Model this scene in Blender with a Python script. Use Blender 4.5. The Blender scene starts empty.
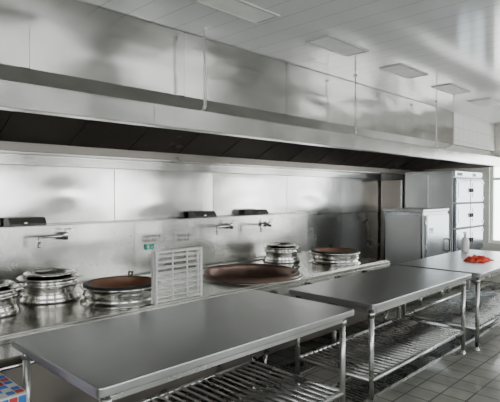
import bpy, bmesh, math, random
from mathutils import Vector, Matrix, noise
random.seed(4)
sc = bpy.context.scene

# ---------------------------------------------------------------- materials
def new_mat(name):
    m = bpy.data.materials.new(name); m.use_nodes = True
    nt = m.node_tree; b = nt.nodes["Principled BSDF"]
    return m, nt, b
def plain(name, col, rough=0.5, metal=0.0, spec=None):
    m, nt, b = new_mat(name)
    tc = nt.nodes.new("ShaderNodeTexCoord")
    n = nt.nodes.new("ShaderNodeTexNoise"); n.inputs["Scale"].default_value = 9; n.inputs["Detail"].default_value = 4
    nt.links.new(tc.outputs["Object"], n.inputs["Vector"])
    r = nt.nodes.new("ShaderNodeValToRGB")
    r.color_ramp.elements[0].color = tuple(c*0.82 for c in col)+(1,)
    r.color_ramp.elements[1].color = tuple(min(1, c*1.12) for c in col)+(1,)
    nt.links.new(n.outputs["Fac"], r.inputs["Fac"]); nt.links.new(r.outputs["Color"], b.inputs["Base Color"])
    b.inputs["Roughness"].default_value = rough; b.inputs["Metallic"].default_value = metal
    return m
def steel(name, col=(0.62,0.62,0.61), rough=0.25, warp=0.15, wscale=1.6, brush=(1,1,60), bstr=0.04, rvar=0.1, cvar=.05, metal=1.0):
    m, nt, b = new_mat(name)
    N = nt.nodes.new; L = nt.links.new
    tc = N("ShaderNodeTexCoord")
    mp = N("ShaderNodeMapping"); mp.inputs["Scale"].default_value = brush; L(tc.outputs["Object"], mp.inputs["Vector"])
    n1 = N("ShaderNodeTexNoise"); n1.inputs["Scale"].default_value = 6; n1.inputs["Detail"].default_value = 5
    L(mp.outputs["Vector"], n1.inputs["Vector"])
    n2 = N("ShaderNodeTexNoise"); n2.inputs["Scale"].default_value = wscale; n2.inputs["Detail"].default_value = 1.0
    L(tc.outputs["Object"], n2.inputs["Vector"])
    n3 = N("ShaderNodeTexNoise"); n3.inputs["Scale"].default_value = 4; n3.inputs["Detail"].default_value = 4
    L(tc.outputs["Object"], n3.inputs["Vector"])
    rr = N("ShaderNodeMapRange"); rr.inputs["From Min"].default_value=0.3; rr.inputs["From Max"].default_value=0.7
    rr.inputs["To Min"].default_value = max(0.03, rough-rvar); rr.inputs["To Max"].default_value = rough+rvar
    L(n3.outputs["Fac"], rr.inputs["Value"]); L(rr.outputs["Result"], b.inputs["Roughness"])
    cr = N("ShaderNodeValToRGB")
    cr.color_ramp.elements[0].position = 0.3; cr.color_ramp.elements[1].position = 0.7
    cr.color_ramp.elements[0].color = tuple(c*(1-cvar) for c in col)+(1,)
    cr.color_ramp.elements[1].color = tuple(min(1,c*(1+cvar)) for c in col)+(1,)
    L(n3.outputs["Fac"], cr.inputs["Fac"]); L(cr.outputs["Color"], b.inputs["Base Color"])
    last=None
    if warp>0:
        b1 = N("ShaderNodeBump"); b1.inputs["Strength"].default_value = warp; b1.inputs["Distance"].default_value = 0.2
        L(n2.outputs["Fac"], b1.inputs["Height"]); last=b1
    if bstr>0:
        b2 = N("ShaderNodeBump"); b2.inputs["Strength"].default_value = bstr; b2.inputs["Distance"].default_value = 0.01
        L(n1.outputs["Fac"], b2.inputs["Height"])
        if last: L(last.outputs["Normal"], b2.inputs["Normal"])
        last=b2
    if last: L(last.outputs["Normal"], b.inputs["Normal"])
    b.inputs["Metallic"].default_value = metal
    return m
def tiles(name, col, grout, size, rough=0.3, ax=("X","Y"), dirt=0.25, g=0.03, bump=0.3):
    m, nt, b = new_mat(name); N = nt.nodes.new; L = nt.links.new
    tc = N("ShaderNodeTexCoord"); sp = N("ShaderNodeSeparateXYZ"); L(tc.outputs["Object"], sp.inputs[0])
    facs = []
    for a, s in zip(ax, size):
        d = N("ShaderNodeMath"); d.operation="DIVIDE"; d.inputs[1].default_value = s; L(sp.outputs[a], d.inputs[0])
        f = N("ShaderNodeMath"); f.operation="FRACT"; L(d.outputs[0], f.inputs[0])
        c = N("ShaderNodeMath"); c.operation="LESS_THAN"; c.inputs[1].default_value = g; L(f.outputs[0], c.inputs[0])
        facs.append(c)
    mx = N("ShaderNodeMath"); mx.operation="MAXIMUM"; L(facs[0].outputs[0], mx.inputs[0])
    if len(facs) > 1: L(facs[1].outputs[0], mx.inputs[1])
    else: mx.inputs[1].default_value = 0
    n = N("ShaderNodeTexNoise"); n.inputs["Scale"].default_value = 3; n.inputs["Detail"].default_value = 6; L(tc.outputs["Object"], n.inputs["Vector"])
    cr = N("ShaderNodeValToRGB"); cr.color_ramp.elements[0].position=.3; cr.color_ramp.elements[1].position=.7
    cr.color_ramp.elements[0].color = tuple(c*(1-dirt) for c in col)+(1,); cr.color_ramp.elements[1].color = tuple(col)+(1,)
    L(n.outputs["Fac"], cr.inputs["Fac"])
    mix = N("ShaderNodeMix"); mix.data_type="RGBA"
    L(mx.outputs[0], mix.inputs["Factor"]); L(cr.outputs["Color"], mix.inputs["A"]); mix.inputs["B"].default_value = tuple(grout)+(1,)
    L(mix.outputs["Result"], b.inputs["Base Color"])
    inv = N("ShaderNodeMath"); inv.operation="SUBTRACT"; inv.inputs[0].default_value=1; L(mx.outputs[0], inv.inputs[1])
    bp = N("ShaderNodeBump"); bp.inputs["Strength"].default_value=bump; bp.inputs["Distance"].default_value=.003
    L(inv.outputs[0], bp.inputs["Height"]); L(bp.outputs["Normal"], b.inputs["Normal"])
    b.inputs["Roughness"].default_value = rough
    return m

M = {}
M["clad"]  = steel("stainless_soffit", (0.55,0.54,0.515), 0.17, 0.04, 1.3, (1,1,40), 0.03, 0.04)
M["band"]  = steel("stainless_hood_band", (0.55,0.54,0.52), 0.22, 0.02, 2.0, (1,1,60), 0.03, 0.04)
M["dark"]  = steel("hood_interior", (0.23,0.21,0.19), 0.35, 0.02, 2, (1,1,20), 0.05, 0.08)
M["wallp"] = steel("stainless_wall_panel", (0.76,0.755,0.735), 0.21, 0.02, 2.2, (30,1,1), 0.04, 0.03)
M["splash"]= steel("stainless_backsplash", (0.57,0.565,0.54), 0.25, 0.015, 2, (40,1,1), 0.04, 0.04)
M["top"]   = steel("stainless_counter_top", (0.62,0.61,0.58), 0.2, 0.015, 3, (1,30,1), 0.015, 0.05)
M["table"] = steel("stainless_table_top", (0.54,0.545,0.545), 0.33, 0.008, 3, (2,40,1), 0.0, 0.04, .06)
M["leg"]   = steel("stainless_tube", (0.58,0.58,0.57), 0.28, 0.0, 3, (1,1,1), 0.0, 0.05)
M["pot"]   = steel("polished_steel", (0.74,0.73,0.70), 0.15, 0.0, 3, (1,1,1), 0.0, 0.03)
M["chrome"]= steel("chrome", (0.75,0.75,0.75), 0.1, 0.0, 3, (1,1,1), 0.0, 0.03)
M["fridge"]= steel("stainless_cabinet", (0.52,0.55,0.57), 0.25, 0.015, 2, (40,1,1), 0.03, 0.04)
M["pale"]  = steel("pale_satin_steel", (0.60,0.61,0.62), 0.33, 0.02, 2, (40,1,1), 0.03, 0.05, .05, .45)
M["door"]  = steel("stainless_door", (0.33,0.36,0.39), 0.22, 0.02, 2, (40,1,1), 0.03, 0.04)
M["rust"]  = plain("rusty_iron", (0.24,0.115,0.065), 0.45, 0.2)
M["wok"]   = plain("seasoned_iron", (0.17,0.105,0.085), 0.28, 0.6)
M["black"] = plain("black_rubber", (0.02,0.02,0.02), 0.5)
M["cover"] = plain("grey_valve_cover", (0.10,0.095,0.085), 0.45, 0.3)
M["alu"]   = plain("white_aluminium", (0.72,0.72,0.70), 0.35, 0.2)
M["white"] = plain("white_plastic", (0.85,0.85,0.83), 0.35)
M["red"]   = plain("red_cloth", (0.75,0.06,0.03), 0.8)
M["green"] = plain("green_label", (0.03,0.42,0.30), 0.5)
M["blue"]  = plain("blue_print", (0.05,0.22,0.62), 0.5)
M["redp"]  = plain("red_print", (0.65,0.06,0.06), 0.5)
M["ink"]   = plain("label_ink", (0.12,0.13,0.14), 0.5)
M["lens"]  = plain("lamp_diffuser", (0.85,0.85,0.82), 0.45)
M["frame"] = plain("lamp_frame", (0.55,0.55,0.53), 0.5)
M["grille"]= plain("vent_grille", (0.45,0.45,0.43), 0.5)
M["drain"] = plain("dark_drain", (0.03,0.03,0.028), 0.5)
M["ceil"]  = tiles("ceiling_strip_panel", (0.72,0.73,0.735), (0.40,0.41,0.42), (0.2,), 0.12, ("X",), 0.04, 0.03, 0.4)
M["floor"] = tiles("floor_tile", (0.31,0.305,0.265), (0.09,0.09,0.08), (0.2,0.2), 0.18, ("X","Y"), 0.45, 0.06)
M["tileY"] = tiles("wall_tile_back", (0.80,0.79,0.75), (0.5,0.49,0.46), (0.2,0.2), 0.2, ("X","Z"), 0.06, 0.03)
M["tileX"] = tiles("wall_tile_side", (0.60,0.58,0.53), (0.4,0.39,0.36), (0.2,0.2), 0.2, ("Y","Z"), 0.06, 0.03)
M["tileF"] = tiles("wall_tile_front", (0.27,0.255,0.23), (0.18,0.17,0.15), (0.2,0.2), 0.25, ("X","Z"), 0.1, 0.03)  # unseen front wall, tile tone darkened for contrast in the steel's reflections

# ---------------------------------------------------------------- builder
class B:
    def __init__(s, name):
        s.name = name; s.bm = bmesh.new(); s.mats = []
    def mi(s, k):
        if k not in s.mats: s.mats.append(k)
        return s.mats.index(k)
    def _merge(s, tmp, k, smooth=False, mtx=None, recalc=True):
        if mtx is not None: bmesh.ops.transform(tmp, matrix=mtx, verts=tmp.verts)
        if recalc: bmesh.ops.recalc_face_normals(tmp, faces=tmp.faces)
        i = s.mi(k); vm = {}
        for v in tmp.verts: vm[v] = s.bm.verts.new(v.co)
        for f in tmp.faces:
            try:
                nf = s.bm.faces.new([vm[v] for v in f.verts]); nf.material_index = i; nf.smooth = smooth
            except ValueError: pass
        tmp.free()
    def box(s, x0,x1,y0,y1,z0,z1,k,bev=0.0,rot=None,vbev=0.0):
        t = bmesh.new(); bmesh.ops.create_cube(t, size=1)
        for v in t.verts:
            v.co = Vector(((v.co.x)*(x1-x0),(v.co.y)*(y1-y0),(v.co.z)*(z1-z0)))
        if vbev:
            es = [e for e in t.edges if abs(e.verts[0].co.z-e.verts[1].co.z) > 1e-6]
            bmesh.ops.bevel(t, geom=es, offset=vbev, segments=4, profile=.5, affect='EDGES')
        if bev: bmesh.ops.bevel(t, geom=list(t.edges), offset=bev, segments=2, profile=.5, affect='EDGES')
        m = Matrix.Translation(((x0+x1)/2,(y0+y1)/2,(z0+z1)/2))
        if rot: m = m @ rot
        s._merge(t, k, False, m)
    def sheet(s, x0,x1,z0,z1,y,k,bulge=.01,th=.006,n=20,seed=0,axis="y",nz=1.0):
        """thin sheet-metal panel facing -Y (or -X) with slight oil-canning"""
        t=bmesh.new(); g=[]
        for j in range(n+1):
            row=[]
            for i in range(n+1):
                u,v=i/n,j/n
                w=(math.sin(math.pi*u)*math.sin(math.pi*v))
                d=-bulge*w*(1+.6*math.sin(seed*1.7)) - bulge*nz*w*noise.noise(Vector((u*2.6+seed*3.1,v*3.2,seed)))
                if axis=="y": row.append(t.verts.new((x0+(x1-x0)*u,y+d,z0+(z1-z0)*v)))
                else: row.append(t.verts.new((y+d,x1+(x0-x1)*u,z0+(z1-z0)*v)))
            g.append(row)
        for j in range(n):
            for i in range(n): t.faces.new([g[j][i],g[j][i+1],g[j+1][i+1],g[j+1][i]])
        s._merge(t,k,True,None,False)
        if axis=="y":
            for q in ((x0,x0+.002),(x1-.002,x1)): s.box(q[0],q[1],y,y+th,z0,z1,k)
            s.box(x0,x1,y,y+th,z0,z0+.002,k); s.box(x0,x1,y,y+th,z1-.002,z1,k)
    def poly(s, pts, k, ext):
        t = bmesh.new()
        a = [t.verts.new((ext[0],p[0],p[1])) for p in pts]; b = [t.verts.new((ext[1],p[0],p[1])) for p in pts]
        n = len(pts)
        t.faces.new(a); t.faces.new(b[::-1])
        for i in range(n): t.faces.new([a[i],b[i],b[(i+1)%n],a[(i+1)%n]])
        s._merge(t, k)
    def lathe(s, prof, c, k, seg=48, mtx=None):
        t = bmesh.new(); rings = []
        for r,z in prof:
            if r < 1e-5: rings.append([t.verts.new((0,0,z))])
            else: rings.append([t.verts.new((r*math.cos(2*math.pi*i/seg), r*math.sin(2*math.pi*i/seg), z)) for i in range(seg)])
        for a,b in zip(rings, rings[1:]):
            for i in range(seg):
                j=(i+1)%seg
                if len(a)==1 and len(b)==1: continue
                if len(a)==1: t.faces.new([a[0],b[i],b[j]])
                elif len(b)==1: t.faces.new([a[i],a[j],b[0]])
                else: t.faces.new([a[i],a[j],b[j],b[i]])
        m = Matrix.Translation(c)
        if mtx: m = m @ mtx
        s._merge(t, k, True, m)
    def tube(s, pts, r, k, seg=10):
        pts = [Vector(p) for p in pts]; t = bmesh.new(); rings=[]
        up = None
        for i,p in enumerate(pts):
            if i==0: d = pts[1]-pts[0]
            elif i==len(pts)-1: d = pts[-1]-pts[-2]
            else: d = (pts[i+1]-p).normalized()+(p-pts[i-1]).normalized()
            d.normalize()
            if up is None:
                up = Vector((0,0,1)) if abs(d.z)<.9 else Vector((1,0,0))
            u = d.cross(up)
            if u.length < 1e-4: u = d.cross(Vector((0,1,0)))
            u.normalize(); w = u.cross(d).normalized(); up = w
            rings.append([t.verts.new(p+r*(math.cos(2*math.pi*j/seg)*u+math.sin(2*math.pi*j/seg)*w)) for j in range(seg)])
        for a,b in zip(rings,rings[1:]):
            for j in range(seg): t.faces.new([a[j],a[(j+1)%seg],b[(j+1)%seg],b[j]])
        t.faces.new(rings[0][::-1]); t.faces.new(rings[-1])
        s._merge(t, k, True)
    def done(s, sz=1.0):
        if sz!=1.0:
            for v in s.bm.verts: v.co.z*=sz
        me = bpy.data.meshes.new(s.name); s.bm.to_mesh(me); s.bm.free()
        for k in s.mats: me.materials.append(M[k])
        o = bpy.data.objects.new(s.name, me); sc.collection.objects.link(o)
        return o

# ---------------------------------------------------------------- room
XL, XR, YF, YB, ZC = -2.5, 9.25, -2.5, 4.37, 2.83
b = B("floor"); b.box(XL-.2,XR+.2,YF-.2,YB+.2,-.1,0,"floor"); b.done()
b = B("ceiling"); b.box(XL-.2,XR+.2,YF-.2,YB+.2,ZC,ZC+.1,"ceil"); b.done()
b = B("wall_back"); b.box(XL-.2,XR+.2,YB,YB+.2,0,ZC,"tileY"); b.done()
def window_wall(name, axis, fixed, thick, a0, a1, openings, mat):
    b = B(name)
    lo, hi = (fixed, fixed+thick) if thick>0 else (fixed+thick, fixed)
    def bx(p0,p1,z0,z1,k,l=lo,h=hi,bev=0):
        if p1-p0<1e-4 or z1-z0<1e-4: return
        if axis=="x": b.box(p0,p1,l,h,z0,z1,k,bev)
        else: b.box(l,h,p0,p1,z0,z1,k,bev)
    cur=a0
    for (p0,p1,z0,z1) in openings:
        bx(cur,p0,0,ZC,mat); bx(p0,p1,0,z0,mat); bx(p0,p1,z1,ZC,mat); cur=p1
    bx(cur,a1,0,ZC,mat)
    b.done()
    for i,(p0,p1,z0,z1) in enumerate(openings):
        b = B("window_%s_%d"%(name[5:],i+1)); m=(lo+hi)/2
        for q in (p0+.025,(p0+p1)/2,p1-.025): bx(q-.025,q+.025,z0,z1,"alu",m-.03,m+.03,.004)
        for q in (z0+.025,z0+(z1-z0)*.7,z1-.025): bx(p0+.05,p1-.05,q-.025,q+.025,"alu",m-.025,m+.025,.004)
        b.done()
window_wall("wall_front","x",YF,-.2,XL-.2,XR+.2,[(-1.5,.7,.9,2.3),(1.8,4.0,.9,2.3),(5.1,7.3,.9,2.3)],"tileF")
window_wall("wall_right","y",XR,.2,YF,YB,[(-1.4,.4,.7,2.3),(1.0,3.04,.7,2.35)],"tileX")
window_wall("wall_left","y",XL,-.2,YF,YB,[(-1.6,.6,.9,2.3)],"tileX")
b = B("wall_bulkhead"); b.box(7.42,XR-.002,2.95,3.15,2.34,ZC-.002,"tileY"); b.done()

# stainless wall panels
b = B("stainless_wall_cladding")
xs=[-2.4,-1.4,-.1,1.2,2.51,3.81,5.17,6.5,7.76]
for i in range(len(xs)-1):
    b.sheet(xs[i]+.004,xs[i+1]-.004,1.28,1.95,4.352,"wallp",.007,.006,28,i+1,"y",1.1)
    b.sheet(xs[i]+.004,xs[i+1]-.004,.05,1.275,4.352,"splash",.005,.006,14,i+4)
b.box(-2.4,7.76,4.360,4.369,0.02,1.95,"dark")
b.done()
b = B("stainless_partition"); b.box(7.70,7.74,3.95,4.32,0,1.82,"dark",.004); b.box(7.695,7.745,3.94,3.95,0,1.82,"band",.002); b.done()

# ---------------------------------------------------------------- hood
b = B("exhaust_hood")
X0,X1=-2.3,9.0
segs=[-2.3,-.55,.65,1.85,3.05,4.25,5.45,6.65,7.85,9.0]
for a,c in zip(segs,segs[1:]):
    b.box(a+.0008,c-.0008,2.70,2.715,2.05,2.18,"band",.003)
b.box(X0,X1,2.715,2.80,2.05,2.062,"band",.003)
b.box(X0,X1,2.79,2.80,2.062,2.10,"band")
b.poly([(2.70,2.18),(2.95,2.325),(2.95,2.335),(2.70,2.19)],"clad",(X0,X1))
cl=[-2.3,-1.2,.0,1.15,2.3,3.5,4.7,5.9,7.1,7.41]
for i,(a,c) in enumerate(zip(cl,cl[1:])):
    b.sheet(a+.001,c-.001,2.338,ZC-.006,2.958,"clad",.005,.006,24,i+2,"y",1.3)
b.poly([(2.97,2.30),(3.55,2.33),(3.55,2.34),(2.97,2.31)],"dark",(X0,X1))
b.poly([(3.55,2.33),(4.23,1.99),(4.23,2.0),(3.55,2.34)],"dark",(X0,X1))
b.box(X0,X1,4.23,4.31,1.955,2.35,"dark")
x=X0+.05
while x<X1-.5:
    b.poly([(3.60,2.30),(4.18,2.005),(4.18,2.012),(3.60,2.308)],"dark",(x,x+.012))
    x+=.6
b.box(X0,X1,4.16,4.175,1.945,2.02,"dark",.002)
b.box(X0,X1,4.16,4.31,1.93,1.945,"band",.002)
b.box(X0,7.6,4.28,4.31,1.84,1.93,"band",.003)
b.box(X1-.012,X1,2.70,4.31,2.05,2.34,"band")
b.box(X0,X0+.012,2.70,4.31,2.05,2.34,"band")
for x in (-.1,2.35,4.41,6.4):
    b.tube([(x,2.78,2.22),(x,2.78,ZC-.004)],.006,"alu",8)
    b.lathe([(0,0),(.02,0),(.02,.012),(0,.012)],(x,2.78,ZC-.014),"alu",16)
    b.lathe([(0,0),(.014,0),(.014,.02),(0,.02)],(x,2.78,2.225),"alu",6)
    b.tube([(x+.012,2.775,2.24),(x+.015,2.775,2.5),(x+.002,2.775,2.62)],.003,"alu",6)
b.done()

for i,x in enumerate((1.1,2.26,3.43,4.60,5.78)):
    b = B("ceiling_lamp"); y=2.33
    x0,x1,y0,y1=x-.30,x+.30,y-.115,y+.115; z1=ZC; z0=ZC-.010
    for q in ((x0,x1,y0,y0+.02),(x0,x1,y1-.02,y1),(x0,x0+.02,y0+.02,y1-.02),(x1-.02,x1,y0+.02,y1-.02)):
        b.box(q[0],q[1],q[2],q[3],z0,z1,"frame",.002)
    b.box(x0+.02,x1-.02,y0+.02,y1-.02,z0+.005,z1,"lens")
    b.done()
for x in (6.95,):
    b = B("ceiling_vent_grille"); y=2.33
    b.box(x-.3,x+.3,y-.15,y+.15,ZC-.006,ZC,"grille",.002)
    for j in range(9): b.box(x-.27,x+.27,y-.13+j*.031,y-.12+j*.031,ZC-.02,ZC-.006,"alu",.001)
    b.done()

# ---------------------------------------------------------------- wok range
S=.97
CX0,CX1,CY0,CY1=-1.2,5.4,2.90,4.19
BW=(3.47,3.40,.475)
holes=[(1.96,3.32,.24),(BW[0],BW[1],BW[2]+.01),(4.86,3.34,.245),(.35,3.40,.24)]
tb = B("tmp_top"); tb.box(CX0,CX1,CY0,CY1,.765,.80,"top",.006); top=tb.done()
cut = B("tmp_cut")
for (hx,hy,hr) in holes:
    cut.lathe([(0,-.1),(hr,-.1),(hr,.1),(0,.1)],(hx,hy,.79),"top",48)
cuto=cut.done()
md=top.modifiers.new("b","BOOLEAN"); md.operation='DIFFERENCE'; md.object=cuto; md.solver='EXACT'
dg=bpy.context.evaluated_depsgraph_get(); me2=bpy.data.meshes.new_from_object(top.evaluated_get(dg))
b = B("wok_range"); b.mi("top")
b.bm.from_mesh(me2)
for f in b.bm.faces: f.material_index=0; f.smooth=False
bpy.data.objects.remove(top); bpy.data.objects.remove(cuto)
b.box(CX0,CX1,CY0,CY0+.02,.68,.765,"splash",.004)
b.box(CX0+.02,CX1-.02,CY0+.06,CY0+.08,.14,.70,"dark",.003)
b.box(CX0,CX0+.02,CY0+.02,CY1,.1,.765,"splash"); b.box(CX1-.02,CX1,CY0+.02,CY1,.1,.765,"splash",.003)
x=CX0+.06
while x<CX1:
    b.tube([(x,CY0+.05,0),(x,CY0+.05,.14)],.022,"leg",10); b.tube([(x,CY1-.08,0),(x,CY1-.08,.14)],.022,"leg",10); x+=1.085
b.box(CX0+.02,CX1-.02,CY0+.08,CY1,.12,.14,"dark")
for i in range(12):
    x=-.9+i*.52
    b.lathe([(0,0),(.028,0),(.024,.03),(0,.03)],(x,CY0,.72),"black",16,Matrix.Rotation(math.radians(90),4,'X'))
b.tube([(CX0+.05,CY0+.02,.62),(CX1-.05,CY0+.02,.62)],.014,"chrome",10)
sx=[-1.2,.1,1.35,2.62,3.10,4.05,5.4]
ZS=1.315/S
for i,(a,c) in enumerate(zip(sx,sx[1:])): b.sheet(a+.0015,c-.0015,.80,ZS,4.17,"splash",.005,.02,16,i+3)
b.box(CX0,CX1,4.165,4.31,ZS,ZS+.01,"splash",.003)
b.box(CX1-.015,CX1,4.19,4.31,.1,ZS,"splash")
b.box(CX0+.05,CX1-.05,4.08,4.10,.80,.815,"top",.003)
b.box(CX0+.02,CX1-.02,CY0+.03,CY0+.045,.80,.812,"top",.003)
for x in (1.60,3.55,4.44,.2):
    z=ZS+.01
    b.poly([(4.16,z),(4.16,z+.02),(4.20,z+.07),(4.30,z+.07),(4.30,z)],"cover",(x-.15,x+.15))
    b.lathe([(0,0),(.02,0),(.016,.03),(0,.03)],(x-.03,4.172,z+.025),"chrome",14,Matrix.Rotation(math.radians(90),4,'X'))
def label(x,z,w,h,k):
    b.box(x-w/2,x+w/2,4.155,4.158,z-h/2,z+h/2,k)
label(2.79,1.09,.11,.055,"green"); b.box(2.76,2.78,4.152,4.155,1.07,1.11,"white"); b.box(2.80,2.83,4.152,4.155,1.08,1.086,"white")
for x0,z0,n in ((2.72,1.20,5),(2.72,1.155,4),(3.14,1.18,5),(3.14,1.135,4)):
    for i in range(n):
        xx=x0+i*.042
        b.box(xx,xx+.026,4.149,4.152,z0,z0+.004,"ink"); b.box(xx+.011,xx+.015,4.149,4.152,z0-.013,z0+.016,"ink"); b.box(xx+.002,xx+.024,4.149,4.152,z0-.013,z0-.009,"ink")
rng=b.done(S)

def faucet(x,z,dirx=-1,L=.30):
    b = B("wall_faucet"); y=4.160
    b.lathe([(0,0),(.035,0),(.035,.008),(.018,.012),(.018,.07),(0,.07)],(x,y,z),"chrome",20,Matrix.Rotation(math.radians(90),4,'X'))
    b.lathe([(0,-.03),(.022,-.03),(.024,.02),(.02,.035),(0,.035)],(x,y-.075,z),"chrome",20)
    b.tube([(x,y-.075,z+.03),(x,y-.075,z+.06),(x+.045,y-.09,z+.066)],.007,"chrome")
    e=(x+dirx*L,y-.16,z+.01)
    b.tube([(x,y-.075,z),(x+dirx*.05,y-.09,z+.005),(x+dirx*(L-.03),y-.155,z+.012),(x+dirx*(L-.008),y-.158,z+.006),e,(e[0],e[1],z-.06)],.012,"chrome",12)
    b.lathe([(0,0),(.016,0),(.016,.025),(0,.025)],(e[0],e[1],z-.075),"chrome",14)
    b.done()
faucet(1.88,1.225,-1,.26); faucet(3.86,1.215); faucet(4.52,1.205,-1,.25); faucet(.4,1.225)

def pot(x,y,s=1.0):
    b = B("stock_pot"); z=.801
    b.lathe([(.20*s,0),(.225*s,.005),(.215*s,.03),(.20*s,.055),(.205*s,.065),(.19*s,.07),(.17*s,.07),(.17*s,0)],(x,y,z),"pot")
    b.lathe([(0,.02),(.16*s,.02),(.185*s,.05),(.19*s,.10),(.195*s,.12),(.21*s,.125),(.21*s,.138),(.195*s,.143),(.195*s,.165),(.22*s,.172),(.222*s,.182),(.205*s,.186),(.19*s,.18),(.185*s,.12),(0,.115)],(x,y,z),"pot")
    b.lathe([(.13*s,.125),(.165*s,.13),(.165*s,.20),(.178*s,.205),(.176*s,.214),(.15*s,.218),(.145*s,.21),(.14*s,.15),(0,.145)],(x,y,z),"pot")
    for sgn in (-1,1):
        b.tube([(x+sgn*.19*s,y-.04,z+.15),(x+sgn*.24*s,y-.035,z+.155),(x+sgn*.245*s,y,z+.156),(x+sgn*.24*s,y+.035,z+.155),(x+sgn*.19*s,y+.04,z+.15)],.006,"chrome",8)
    b.done(S)
pot(1.60,3.76,1.05); pot(4.44,3.82); pot(1.09,3.58,.95)
def wok(x,y,r,inner="rust",name="wok"):
    b = B(name); z=.801
    b.lathe([(r-.02,0),(r,.0),(r,.008),(r-.03,.02),(r-.035,.05),(r-.015,.065),(r-.03,.085),(r-.005,.12),(r,.128),(r-.012,.133),(r-.03,.125),(r-.045,.08),(r-.05,.0)],(x,y,z),"pot")
    b.lathe([(r-.022,.130),(r-.024,.142),(r-.06,.148),(r-.065,.14)],(x,y,z),"black")
    R=r-.065
    b.lathe([(R,.142)]+[(R*math.cos(math.radians(a)),.142-.16*math.sin(math.radians(a))) for a in range(8,90,8)]+[(0,-.018)],(x,y,z),inner)
    b.tube([(x+R*.7,y+R*.7,z+.142),(x+R*.85,y+R*.95,z+.17),(x+R*.95,y+R*.85,z+.17),(x+R*.75,y+R*.65,z+.142)],.008,"black",8)
    b.done(S)
wok(1.97,3.32,.305); wok(4.86,3.34,.31); wok(.35,3.40,.28)
# the big wok is built into the range top
b = B("large_wok"); x,y,R=BW; z=.80
R2=R-.015
b.lathe([(R+.03,.001),(R+.03,.012),(R+.012,.045),(R-.005,.05),(R2,.044)]+[(R2*math.cos(math.radians(a)),.044-.27*math.sin(math.radians(a))) for a in range(6,90,6)]+[(0,-.226)],(x,y,z),"wok",72)
b.lathe([(R+.055,.0015),(R+.05,.014),(R+.028,.016)],(x,y,z),"top",64)
for a in (-.5,):
    hx,hy=x+(R+.0)*math.cos(a),y+(R+.0)*math.sin(a)
    px,py=-math.sin(a)*.06,math.cos(a)*.06
    ox,oy=math.cos(a)*.035,math.sin(a)*.035
    b.tube([(hx+px,hy+py,z+.045),(hx+px+ox,hy+py+oy,z+.075),(hx-px+ox,hy-py+oy,z+.075),(hx-px,hy-py,z+.045)],.008,"black",8)
lw=b.done(S); lw.parent=rng

# tray rack
b = B("tray_rack")
x0,x1,y0,y1=2.03,2.45,2.945,2.985; zb=.813
for xx in (x0,x1):
    for yy in (y0,y1): b.box(xx-.010,xx+.010,yy-.009,yy+.009,zb,zb+.40,"alu",.002)
for yy in (y0,y1):
    for zz in (zb+.02,zb+.39): b.box(x0+.01,x1-.01,yy-.008,yy+.008,zz-.008,zz+.008,"alu",.002)
for i in range(8):
    zz=zb+.05+i*.043
    b.box(x0-.008,x1+.008,y0-.017,y0-.009,zz,zz+.009,"alu",.001)
    b.box(x0-.008,x1+.008,y1+.002,y1+.006,zz,zz+.009,"alu",.001)
for xx in (x0+.135,x0+.27): b.box(xx-.005,xx+.005,y0-.023,y0-.013,zb+.02,zb+.395,"alu",.001)
b.done(S)

# ---------------------------------------------------------------- tables
def table(x0,x1,y0,y1):
    b = B("stainless_work_table")
    b.box(x0,x1,y0,y1,.757,.80,"table",.006,None,.03)
    b.box(x0+.05,x1-.05,y0+.05,y0+.08,.71,.757,"leg",.003); b.box(x0+.05,x1-.05,y1-.08,y1-.05,.71,.757,"leg",.003)
    b.box(x0+.05,x0+.08,y0+.08,y1-.08,.71,.757,"leg",.003); b.box(x1-.08,x1-.05,y0+.08,y1-.08,.71,.757,"leg",.003)
    lx=[x0+.065,x1-.065]; ly=[y0+.065,y1-.065]
    for a in lx:
        for c in ly:
            b.tube([(a,c,.04),(a,c,.757)],.02,"leg",14)
            b.lathe([(0,0),(.028,0),(.028,.012),(.016,.02),(.016,.05),(0,.05)],(a,c,0),"chrome",14)
            b.lathe([(.021,0),(.026,.0),(.026,.04),(.021,.04)],(a,c,.69),"leg",14)
    zs=.22
    for c in ly: b.tube([(lx[0],c,zs),(lx[1],c,zs)],.017,"leg",12)
    for a in lx: b.tube([(a,ly[0],zs),(a,ly[1],zs)],.017,"leg",12)
    n=int((lx[1]-lx[0])/.065)
    for i in range(1,n):
        a=lx[0]+(lx[1]-lx[0])*i/n
        b.tube([(a,ly[0],zs),(a,ly[1],zs)],.0105,"leg",8)
    return b.done()
table(.97,2.89,1.81,2.80)
table(3.09,4.97,1.78,2.60)
table(5.05,7.10,1.72,2.64)

b = B("spray_bottle"); c=(6.75,2.52,.801)
b.lathe([(0,0),(.045,0),(.05,.01),(.05,.15),(.035,.19),(.016,.205),(.016,.225),(0,.225)],c,"white",24)
b.lathe([(0,.22),(.02,.22),(.02,.25),(.012,.26),(0,.26)],c,"white",16)
b.box(c[0]-.06,c[0]+.025,c[1]-.01,c[1]+.01,c[2]+.255,c[2]+.275,"white",.003)
b.tube([(c[0]-.03,c[1],c[2]+.255),(c[0]-.045,c[1],c[2]+.22)],.005,"white",6)
b.done()
b = B("red_dishcloth"); t=bmesh.new(); n=22
bmesh.ops.create_grid(t,x_segments=n,y_segments=n,size=.5)
for v in t.verts:
    r=1+.25*noise.noise(v.co*5)
    x,y=v.co.x*.36*r,v.co.y*.24*r
    e=max(0,1-(abs(v.co.x)*2)**3)*max(0,1-(abs(v.co.y)*2)**3)
    v.co=Vector((x,y,.004+e*(.025+.08*abs(noise.noise(Vector((v.co.x*6,v.co.y*6,1.3)))))))
g=bmesh.ops.solidify(t,geom=t.faces[:],thickness=.003)
b._merge(t,"red",True,Matrix.Translation((5.97,2.08,.801))); b.done()

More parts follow.
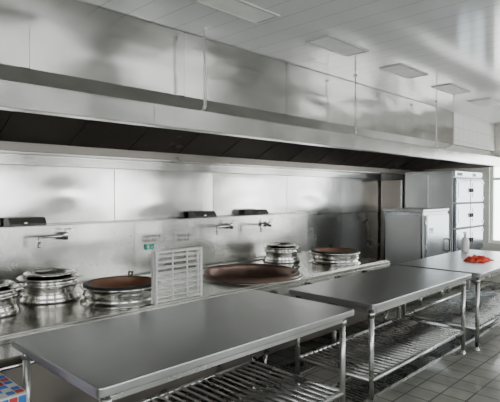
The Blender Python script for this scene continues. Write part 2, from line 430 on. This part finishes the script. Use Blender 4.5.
b = B("printed_carton")
b.box(.62,.92,2.42,2.80,0,.63,"white",.004)
for i in range(7):
    for j in range(12):
        k="blue" if (i+j)%2 else "redp"
        if (i*3+j*5)%4==0: continue
        b.box(.63+i*.041,.63+i*.041+.035,2.417,2.42,.03+j*.05,.03+j*.05+.04,k)
        b.box(.92,.923,2.44+i*.05,2.44+i*.05+.04,.03+j*.05,.03+j*.05+.04,k)
        if j<7: b.box(.63+i*.041,.63+i*.041+.035,2.44+j*.05,2.48+j*.05,.63,.632,k)
b.done()

def grate(x0,x1,y0,y1):
    b = B("floor_drain_grate")
    b.box(x0,x1,y0,y1,0,.003,"drain")
    x=x0+.02
    while x<x1-.02:
        b.box(x,x+.012,y0+.01,y1-.01,.003,.010,"leg"); x+=.045
    b.box(x0,x1,y0,y0+.012,.003,.012,"leg"); b.box(x0,x1,y1-.012,y1,.003,.012,"leg")
    b.done()
grate(XL+.1,XR-.3,2.655,2.885)
grate(3.2,8.6,1.95,2.30)

# ---------------------------------------------------------------- steam cabinet
b = B("rice_steamer_cabinet"); x0,x1,y0,y1=6.6,7.46,3.05,3.66
b.box(x0,x1,y0,y1,.12,1.33,"pale",.008)
b.box(x0-.015,x1+.015,y0-.015,y1+.015,1.33,1.365,"pale",.006)
b.box(x0+.05,x1-.05,y0-.035,y0-.001,.25,1.28,"fridge",.008)
b.box(x0+.058,x1-.058,y0-.04,y0-.034,.26,1.27,"door",.003)
b.box(x0+.03,x0+.05,y0-.03,y0,.3,.36,"chrome",.003); b.box(x0+.03,x0+.05,y0-.03,y0,1.15,1.21,"chrome",.003)
b.tube([(x1-.14,y0-.04,.72),(x1-.14,y0-.085,.73),(x1-.14,y0-.085,.90),(x1-.14,y0-.04,.91)],.012,"black",10)
b.box(x0+.12,x0+.26,y0-.043,y0-.04,1.02,1.10,"white")
b.box(x0+.14,x0+.24,y0-.045,y0-.043,1.07,1.085,"redp")
b.sheet(y0+.03,y1-.03,.18,1.28,x0-.002,"pale",.006,.004,14,3,"x")
b.box(x0-.001,x0+.001,y0+.005,y1-.005,.14,1.32,"door")
for a in (x0+.06,x1-.06):
    for c in (y0+.06,y1-.06): b.tube([(a,c,0),(a,c,.13)],.025,"leg",10)
b.done()

# upright refrigerator
b = B("upright_refrigerator"); x0,x1,y0,y1=7.78,9.0,3.10,3.92
b.box(x0,x1,y0,y1,.14,1.96,"pale",.008)
b.box(x0+.01,x1-.01,y0-.03,y0,1.86,1.955,"door",.005)
mx=(x0+x1)/2
b.box(x0+.01,x1-.01,y0-.006,y0-.001,.2,1.85,"black")
rows=((.22,.60),(.63,1.01),(1.04,1.42),(1.45,1.84))
for (a,c) in ((x0+.015,mx-.012),(mx+.012,x1-.015)):
    for (z0,z1) in rows:
        b.box(a,c,y0-.05,y0-.007,z0,z1,"door",.008)
        b.box(a+.07,c-.07,y0-.056,y0-.05,z0+.07,z1-.07,"door",.003)
        hx = c-.03 if c<mx+.1 else a+.03
        zc=(z0+z1)/2
        b.box(hx-.018,hx+.018,y0-.058,y0-.05,zc-.05,zc+.05,"chrome",.002)
        b.box(hx-.009,hx+.009,y0-.085,y0-.058,zc-.035,zc+.035,"black",.004)
        ex = a+.012 if c<mx+.1 else c-.012
        for zz in (z0+.04,z1-.08): b.box(ex-.008,ex+.008,y0-.06,y0-.05,zz,zz+.04,"chrome",.002)
b.box(x0+.1,x0+.3,y0-.034,y0-.03,1.88,1.93,"black"); b.box(mx+.15,mx+.3,y0-.034,y0-.03,1.88,1.93,"blue")
b.sheet(y0+.02,(y0+y1)/2-.01,.2,1.92,x0-.002,"pale",.008,.004,14,2,"x")
b.sheet((y0+y1)/2+.01,y1-.02,.2,1.92,x0-.002,"pale",.008,.004,14,5,"x")
b.box(x0-.001,x0+.001,y0+.01,y1-.01,.16,1.94,"door")
for a in (x0+.07,x1-.07):
    for c in (y0+.07,y1-.07): b.tube([(a,c,0),(a,c,.15)],.025,"leg",10)
b.done()

# ---------------------------------------------------------------- light
w = bpy.data.worlds.new("World"); sc.world = w; w.use_nodes=True
bg=w.node_tree.nodes["Background"]; bg.inputs["Color"].default_value=(.95,.985,.98,1); bg.inputs["Strength"].default_value=8.2

# ---------------------------------------------------------------- camera
cam=bpy.data.cameras.new("Camera"); co=bpy.data.objects.new("Camera",cam); sc.collection.objects.link(co); sc.camera=co
cam.sensor_fit='HORIZONTAL'; cam.sensor_width=36; cam.lens=485/500*36; cam.clip_start=.05
yaw=math.atan2(.700,.714)
co.location=(0,0,1.6)
co.rotation_euler=(math.radians(90)-math.atan(8/485),0,yaw-math.pi/2)
